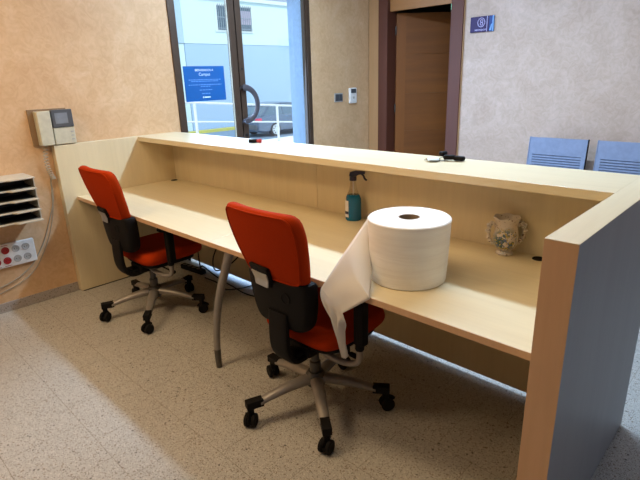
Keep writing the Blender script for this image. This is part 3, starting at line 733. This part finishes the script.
# coiled handset cord and its straight lead
bm = B(); N = 240; pts = []
for k in range(N + 1):
    f = k / N; a = f * 2 * PI * 15
    base = Vector((0.045 + 0.0 * f, -0.142 - 0.012 * math.sin(f * 5), 1.128 - 0.235 * math.sin(f * PI * 0.5)))
    pts.append(base + Vector((0.012 * math.cos(a), 0.014 * math.sin(a), 0)))
tube(bm, pts, 0.0034, 6); obj('coiled_cord', bm, 'cord_grey', ic, smooth=True)
bm = B(); tube(bm, spline([(0.030, -0.142, 0.90), (0.012, -0.142, 0.86), (0.009, -0.150, 0.74), (0.009, -0.20, 0.60), (0.009, -0.285, 0.42), (0.009, -0.41, 0.27), (0.009, -0.62, 0.185), (0.009, -0.95, 0.16)], 8), 0.0045, 8)
o = obj('wall_cable', bm, 'cord_grey', None, smooth=True, loc=(XW, 0, 0)); tag(o, 'thin beige cable running down the orange wall from the intercom', 'cable')
bm = B(); tube(bm, spline([(0.024, -0.148, 0.88), (0.010, -0.152, 0.78), (0.007, -0.175, 0.62), (0.007, -0.255, 0.42), (0.007, -0.39, 0.235), (0.007, -0.62, 0.145), (0.007, -0.95, 0.12)], 8), 0.003, 8)
o = obj('wall_cable', bm, 'cord_grey', None, smooth=True, loc=(XW, 0, 0)); tag(o, 'thinner lower one of the two cables curving along the orange wall', 'cable')

# document sorter
ty0, ty1, tx1 = -0.95, -0.305, 0.178
dt = thing('letter_tray', 'beige four-slot document sorter fixed to the orange wall', 'document tray', (0, 0, 0))
obj('side_panel', bx(XW, tx1 - 0.03, ty1 - 0.006, ty1, 0.655, 0.948), 'tray_beige', dt)
obj('side_panel', bx(XW, tx1 - 0.03, ty0, ty0 + 0.006, 0.655, 0.948), 'tray_beige', dt)
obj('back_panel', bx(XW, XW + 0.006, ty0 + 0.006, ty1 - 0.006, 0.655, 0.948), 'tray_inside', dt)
for k in range(5):
    z = 0.948 - k * 0.0725
    poly = [(XW + 0.006 if k < 4 else XW + 0.006, ty0), (tx1, ty0), (tx1, -0.62), (tx1 - 0.035, -0.60), (tx1 - 0.035, -0.475), (tx1, -0.455), (tx1, ty1), (XW + 0.006, ty1)]
    if k == 0: poly = [(XW, ty0), (tx1, ty0), (tx1, -0.62), (tx1 - 0.012, -0.60), (tx1 - 0.012, -0.475), (tx1, -0.455), (tx1, ty1), (XW, ty1)]
    obj('shelf', prism(B(), poly, z, z + 0.010, lambda u, v, h: (u, v, h)), 'tray_beige', dt, bevel=0.002)
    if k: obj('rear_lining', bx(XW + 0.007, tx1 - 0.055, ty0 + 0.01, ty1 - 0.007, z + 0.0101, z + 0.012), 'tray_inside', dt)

# outlet panel
op = thing('socket_panel', 'white wall panel with red and grey round sockets under the document sorter', 'socket', (XW, 0, 0))
obj('plate', bx(0, 0.028, -0.69, -0.338, 0.325, 0.495), 'white_plastic', op, bevel=0.008)
for i, y in enumerate((-0.398, -0.462, -0.527, -0.592, -0.657)):
    for z in (0.449, 0.375):
        red = i in (2, 3)
        bm = B(); lathe(bm, [(0, 0.002), (0.018, 0.002), (0.020, 0.005), (0.024, 0.005), (0.0255, 0)], 26, mtx=Matrix.Translation((0.028, y, z)) @ Matrix.Rotation(PI / 2, 4, 'Y'))
        s_ = obj('socket', bm, 'red_plastic' if red else 'grey_plastic', op, smooth=True)
        bm = B()
        for dz in (-0.008, 0.008): cyl(bm, (0.0295, y + dz, z), (0.0312, y + dz, z), 0.0028, 8)
        obj('pin_holes', bm, 'seal_black', s_)
    if i in (2, 3):
        for zz in (0.483, 0.336): obj('red_marking', bx(0.028, 0.0287, y - 0.022, y + 0.022, zz, zz + 0.003), 'red_plastic', op)

# cables under the desk
def cable(pts, r, label, m='black_rubber'):
    o = obj('power_cable', tube(B(), spline(pts, 8), r, 8), m, None, smooth=True); tag(o, label, 'cable', 'cables under the desk'); return o
cable([(0.30, 0.79, 0.70), (0.36, 0.74, 0.30), (0.50, 0.66, 0.10), (0.64, 0.60, 0.16), (0.80, 0.62, 0.10), (0.92, 0.66, 0.05), (1.05, 0.70, 0.006), (1.3, 0.76, 0.006)], 0.005, 'black cable drooping behind the farther red chair')
cable([(0.62, 0.79, 0.32), (0.70, 0.66, 0.22), (0.82, 0.60, 0.17), (0.94, 0.66, 0.24), (0.99, 0.79, 0.36)], 0.005, 'looped black cable high on the panel behind the farther red chair')
cable([(0.52, 0.68, 0.006), (0.75, 0.64, 0.04), (0.95, 0.60, 0.05), (1.12, 0.73, 0.10), (1.22, 0.77, 0.22), (1.24, 0.79, 0.40)], 0.005, 'black cable rising up the panel left of the curved desk leg')
cable([(1.30, 0.72, 0.006), (1.42, 0.70, 0.05), (1.50, 0.70, 0.09), (1.58, 0.69, 0.05), (1.66, 0.68, 0.006), (1.80, 0.66, 0.006)], 0.006, 'black cable right of the curved desk leg at the floor strip')
cable([(2.30, 0.815, 0.62), (2.45, 0.817, 0.40), (2.75, 0.818, 0.30), (3.0, 0.818, 0.34), (3.25, 0.817, 0.50), (3.3, 0.815, 0.66)], 0.004, 'brown cable sagging on the panel below the right worktop', 'edge')
ps = thing('power_strip', 'black power strip on the floor behind the farther red chair', 'power strip', (0.30, 0.71, 0.0), 0.1)
obj('body', bx(-0.14, 0.14, -0.025, 0.025, 0.0, 0.04), 'black_plastic', ps, bevel=0.006)
for k in range(4): obj('socket', lathe(B(), [(0, 0.0402), (0.016, 0.0402), (0.019, 0.0425), (0.021, 0.040)], 20, (-0.1 + k * 0.06, 0, 0)), 'charcoal_plastic', ps, smooth=True)

# ================================================================== WAITING CHAIRS
def wait_chair(x, label):
    t = thing('waiting_chair', label, 'chair', (x, 3.16, 0), 0, 'blue waiting chairs along the pale wall')
    W = 0.245
    lean = lambda z: 0.13 + 0.10 * (z - 0.45)
    # perforated back as a real shell with slots cut through
    bm = B(); zs = [0.43, 0.46]
    for k in range(14): zs += [0.50 + k * 0.0225, 0.50 + k * 0.0225 + 0.0155]
    zs = sorted(zs) + [0.845, 0.943]
    for a, b in zip(zs, zs[1:]):
        slot = any(abs(a - (0.50 + k * 0.0225 + 0.0155)) < 1e-6 for k in range(13))
        spans = [(-W, -W + 0.035), (W - 0.035, W)] if slot else [(-W, W)]
        for x0, x1 in spans:
            p = []
            for (xx, yy, zz) in [(xx, yy, zz) for xx in (x0, x1) for yy in (0, 0.014) for zz in (a, b)]: p.append(bm.verts.new((xx, lean(zz) + yy, zz)))
            for f in ((0, 1, 3, 2), (4, 6, 7, 5), (0, 4, 5, 1), (2, 3, 7, 6), (0, 2, 6, 4), (1, 5, 7, 3)): bm.faces.new([p[i] for i in f])
    bk = obj('backrest', bm, 'chair_blue', t)
    obj('backing', (lambda b: (prism(b, [(lean(0.47) + 0.015, 0.47), (lean(0.82) + 0.015, 0.82), (lean(0.82) + 0.019, 0.82), (lean(0.47) + 0.019, 0.47)], -W + 0.02, W - 0.02, lambda u, v, h: (h, u, v)), b)[-1])(B()), 'slot_dark', t)
    for s in (-1, 1):
        bm = B(); prism(bm, [(lean(0.43) - 0.004, 0.43), (lean(0.945) - 0.004, 0.945), (lean(0.945) + 0.022, 0.945), (lean(0.43) + 0.022, 0.43)], s * W, s * (W + 0.006), lambda u, v, h: (h, u, v)); obj('side_trim', bm, 'black_plastic' if s > 0 else 'chair_blue', t)
    ol = rounded([(-W, -0.28), (W, -0.28), (W, 0.14), (-W, 0.14)], 0.04)
    obj('seat', cushion(ol, 0.012, 0.012, 0.01, lambda u, v, h: Vector((u, v, 0.43 + h + 0.1 * u * u))), 'chair_blue', t, smooth=True)
    for sx in (-1, 1):
        for y, y2 in ((-0.24, -0.26), (0.12, 0.18)): obj('leg', cyl(B(), (sx * 0.22, y, 0.425), (sx * 0.23, y2, 0.001), 0.012, 12), 'chrome', t, smooth=True)
    return t
w1 = wait_chair(2.243, 'pale blue slatted waiting chair nearer the dark door, against the wall')
wait_chair(2.815, 'pale blue slatted waiting chair cut off by the right edge of the photo')

# ================================================================== OUTSIDE
XG = -0.40
struct('terrace_floor', bx(-3.15, XG, -3, 14, -0.25, -0.02), 'pavement')
struct('street', bx(-40, -13.2, -20, 60, -1.2, -1.0), 'asphalt')
struct('pavement', bx(-13.2, -3.15, -20, 60, -1.2, -1.0), 'pavement')
# ramp handrail
rl = thing('railing', 'white tubular handrail outside the glass entrance', 'railing', (0, 0, 0))
def rz(y): return 1.215 - 0.082 * (y - 2.98)
bm = B(); cyl(bm, (-3.0, 0.5, rz(0.5)), (-3.0, 9.0, rz(9.0)), 0.017, 12); obj('top_rail', bm, 'railing_white', rl, smooth=True)
bm = B(); cyl(bm, (-3.0, 0.5, rz(0.5) - 0.285), (-3.0, 9.0, rz(9.0) - 0.285), 0.013, 12); obj('mid_rail', bm, 'railing_white', rl, smooth=True)
for y in (1.30, 2.98, 4.65, 6.32, 8.0): obj('post', cyl(B(), (-3.0, y, -0.02), (-3.0, y, rz(y)), 0.022, 12), 'railing_white', rl, smooth=True)
# facade opposite
fb = thing('building', 'pale blue building across the street with a barred window', 'building', (-20, 0, 0))
obj('upper_wall', bx(-1, 0, 13.52, 21.16, 3.40, 5.62), 'facade_upper', fb)
obj('lower_wall', bx(-1, 0, 13.52, 21.16, -1.0, 3.38), 'facade_lower', fb)
obj('wall_joint', (lambda b: (box(b, -1, -0.03, 2, 40, 3.375, 3.405), box(b, -1, -0.03, 13.48, 13.53, -1, 9), box(b, -1, -0.03, 21.15, 21.2, -1, 9), box(b, -1, -0.03, 17.3, 17.34, -1, 3.4), b)[-1])(B()), 'joint_grey', fb)
obj('pilaster', bx(-1, 0.05, 11.0, 13.48, 3.40, 9), 'facade_pilaster', fb)
obj('side_wall', bx(-1, 0.0, 2.0, 13.48, -1.0, 3.38), 'facade_upper', fb)
obj('side_wall', bx(-1, 0.0, 21.2, 30, 3.40, 9), 'facade_pilaster', fb)
obj('side_wall', bx(-1, 0.0, 21.2, 30, -1.0, 3.38), 'facade_upper', fb)
obj('cornice', bx(-1, 0.12, 13.48, 21.2, 5.62, 5.80), 'facade_trim', fb)
obj('top_wall', bx(-1, 0.0, 2.0, 30, 5.80, 9.5), 'facade_grey', fb)
wn = obj('window', (lambda b: (box(b, 0, 0.03, 15.55, 15.68, 4.1, 5.45), box(b, 0, 0.03, 17.95, 18.08, 4.1, 5.45), box(b, 0, 0.03, 15.68, 17.95, 5.34, 5.45), box(b, 0, 0.05, 15.5, 18.1, 4.02, 4.12), b)[-1])(B()), 'facade_trim', fb)
obj('pane', bx(0.001, 0.012, 15.68, 17.95, 4.12, 5.34), 'window_dark', wn)
obj('blind', bx(0.012, 0.02, 17.15, 17.95, 4.45, 5.15), 'blind_pale', wn)
bm = B()
for k in range(17): cyl(bm, (0.10, 15.72 + k * 0.138, 4.1), (0.10, 15.72 + k * 0.138, 5.4), 0.018, 6)
for z in (4.2, 4.75, 5.3): cyl(bm, (0.10, 15.66, z), (0.10, 17.98, z), 0.02, 6)
obj('window_bars', bm, 'bar_grey', wn)
bm = B(); box(bm, -18.5, -18.2, -5, 50, -1.0, -0.86); o = tag(obj('kerb', bm, 'kerb_yellow'), 'yellow painted kerb line across the street', 'kerb')

# car (faces +y), parked along the street
cr = thing('car', 'grey-blue hatchback parked across the street behind the railing', 'car', (-14.65, 13.0, -1.0))
def section_loft(sects, m, name, parent):
    """sects: list of (y, [(x,z)...]) half profile from bottom centre to top centre; mirrored"""
    bm = B(); rings = []
    for y, hp in sects:
        full = [(x, z) for x, z in hp] + [(-x, z) for x, z in reversed(hp)]
        rings.append([bm.verts.new((x, y, z)) for x, z in full])
    n = len(rings[0])
    for a, b in zip(rings, rings[1:]):
        for k in range(n): bm.faces.new((a[k], a[(k + 1) % n], b[(k + 1) % n], b[k]))
    bm.faces.new(rings[0]); bm.faces.new(rings[-1][::-1])
    return obj(name, bm, m, parent, smooth=True)
def body(y, hw, zb, zt): return (y, [(hw * 0.80, zb), (hw * 0.96, zb + 0.08), (hw, zb + (zt - zb) * 0.45), (hw * 0.985, zt - 0.10), (hw * 0.90, zt), (hw * 0.45, zt + 0.02)])
section_loft([body(0.0, 0.70, 0.34, 0.86), body(0.06, 0.80, 0.26, 0.92), body(0.35, 0.86, 0.20, 0.97), body(1.2, 0.87, 0.18, 0.95), body(2.4, 0.87, 0.18, 0.92), body(3.1, 0.86, 0.18, 0.90), body(3.8, 0.82, 0.22, 0.78), body(4.05, 0.72, 0.28, 0.62)], 'car_paint', 'body', cr)
def cab(y, hw, zt, z0=0.90): return (y, [(hw, z0), (hw * 0.97, z0 + (zt - z0) * 0.35), (hw * 0.88, z0 + (zt - z0) * 0.85), (hw * 0.80, zt), (hw * 0.4, zt + 0.015)])
section_loft([cab(0.22, 0.74, 0.98), cab(0.60, 0.77, 1.28), cab(0.85, 0.78, 1.42), cab(1.5, 0.79, 1.47), cab(2.2, 0.79, 1.44), cab(2.6, 0.78, 1.30), cab(3.05, 0.76, 0.96)], 'window_dark', 'glasshouse', cr)
section_loft([(y, [(hw, z - 0.05), (hw * 0.97, z + 0.0), (hw * 0.6, z + 0.03)]) for y, hw, z in ((0.66, 0.64, 1.345), (0.85, 0.68, 1.425), (1.5, 0.69, 1.475), (2.2, 0.69, 1.445), (2.4, 0.66, 1.39))], 'car_paint', 'roof', cr)
for s in (-1, 1):
    bm = B()
    for ya, za, yb_, zb_ in ((0.25, 0.93, 0.82, 1.42), (1.55, 0.93, 1.5, 1.45), (3.0, 0.93, 2.25, 1.42)): tube(bm, [(s * 0.775, ya, za), (s * 0.70, yb_, zb_)], 0.035, 8)
    obj('pillar', bm, 'car_paint', cr, smooth=True)
    obj('tail_lamp', bx(min(s * 0.60, s * 0.835), max(s * 0.60, s * 0.835), -0.02, 0.22, 0.70, 0.86), 'tail_lamp', cr, bevel=0.03)
    obj('door_handle', bx(min(s * 0.86, s * 0.885), max(s * 0.86, s * 0.885), 1.75, 1.90, 0.80, 0.83), 'car_paint', cr)
    bm = B(); tube(bm, [(s * 0.80, 2.55, 0.95), (s * 0.95, 2.52, 1.0)], [0.05, 0.08], 10); obj('wing_mirror', bm, 'car_paint', cr, smooth=True)
    for y in (0.98, 3.25):
        mt = Matrix.Translation((s * 0.78, y, 0.31)) @ Matrix.Rotation(s * PI / 2, 4, 'Y')
        bm = B(); lathe(bm, [(0, -0.1), (0.29, -0.1), (0.31, -0.07), (0.31, 0.07), (0.29, 0.10), (0.21, 0.10), (0.21, 0.085), (0, 0.085)], 32, mtx=mt); wh = obj('wheel', bm, 'tyre', cr, smooth=True)
        bm = B(); lathe(bm, [(0, 0.10), (0.05, 0.105), (0.05, 0.09), (0, 0.09)], 20, mtx=mt)
        for k in range(8):
            box(bm, 0.03, 0.215, -0.030, 0.030, 0.090, 0.104, mtx=mt @ Matrix.Rotation(2 * PI * k / 8, 4, 'Z'))
        tube(bm, [mt @ Vector((0.205 * math.cos(2 * PI * k / 28), 0.205 * math.sin(2 * PI * k / 28), 0.10)) for k in range(29)], 0.018, 6)
        obj('hubcap', bm, 'hubcap', wh)
obj('bumper', bx(-0.72, 0.72, -0.06, 0.05, 0.34, 0.56), 'charcoal_plastic', cr, bevel=0.05)
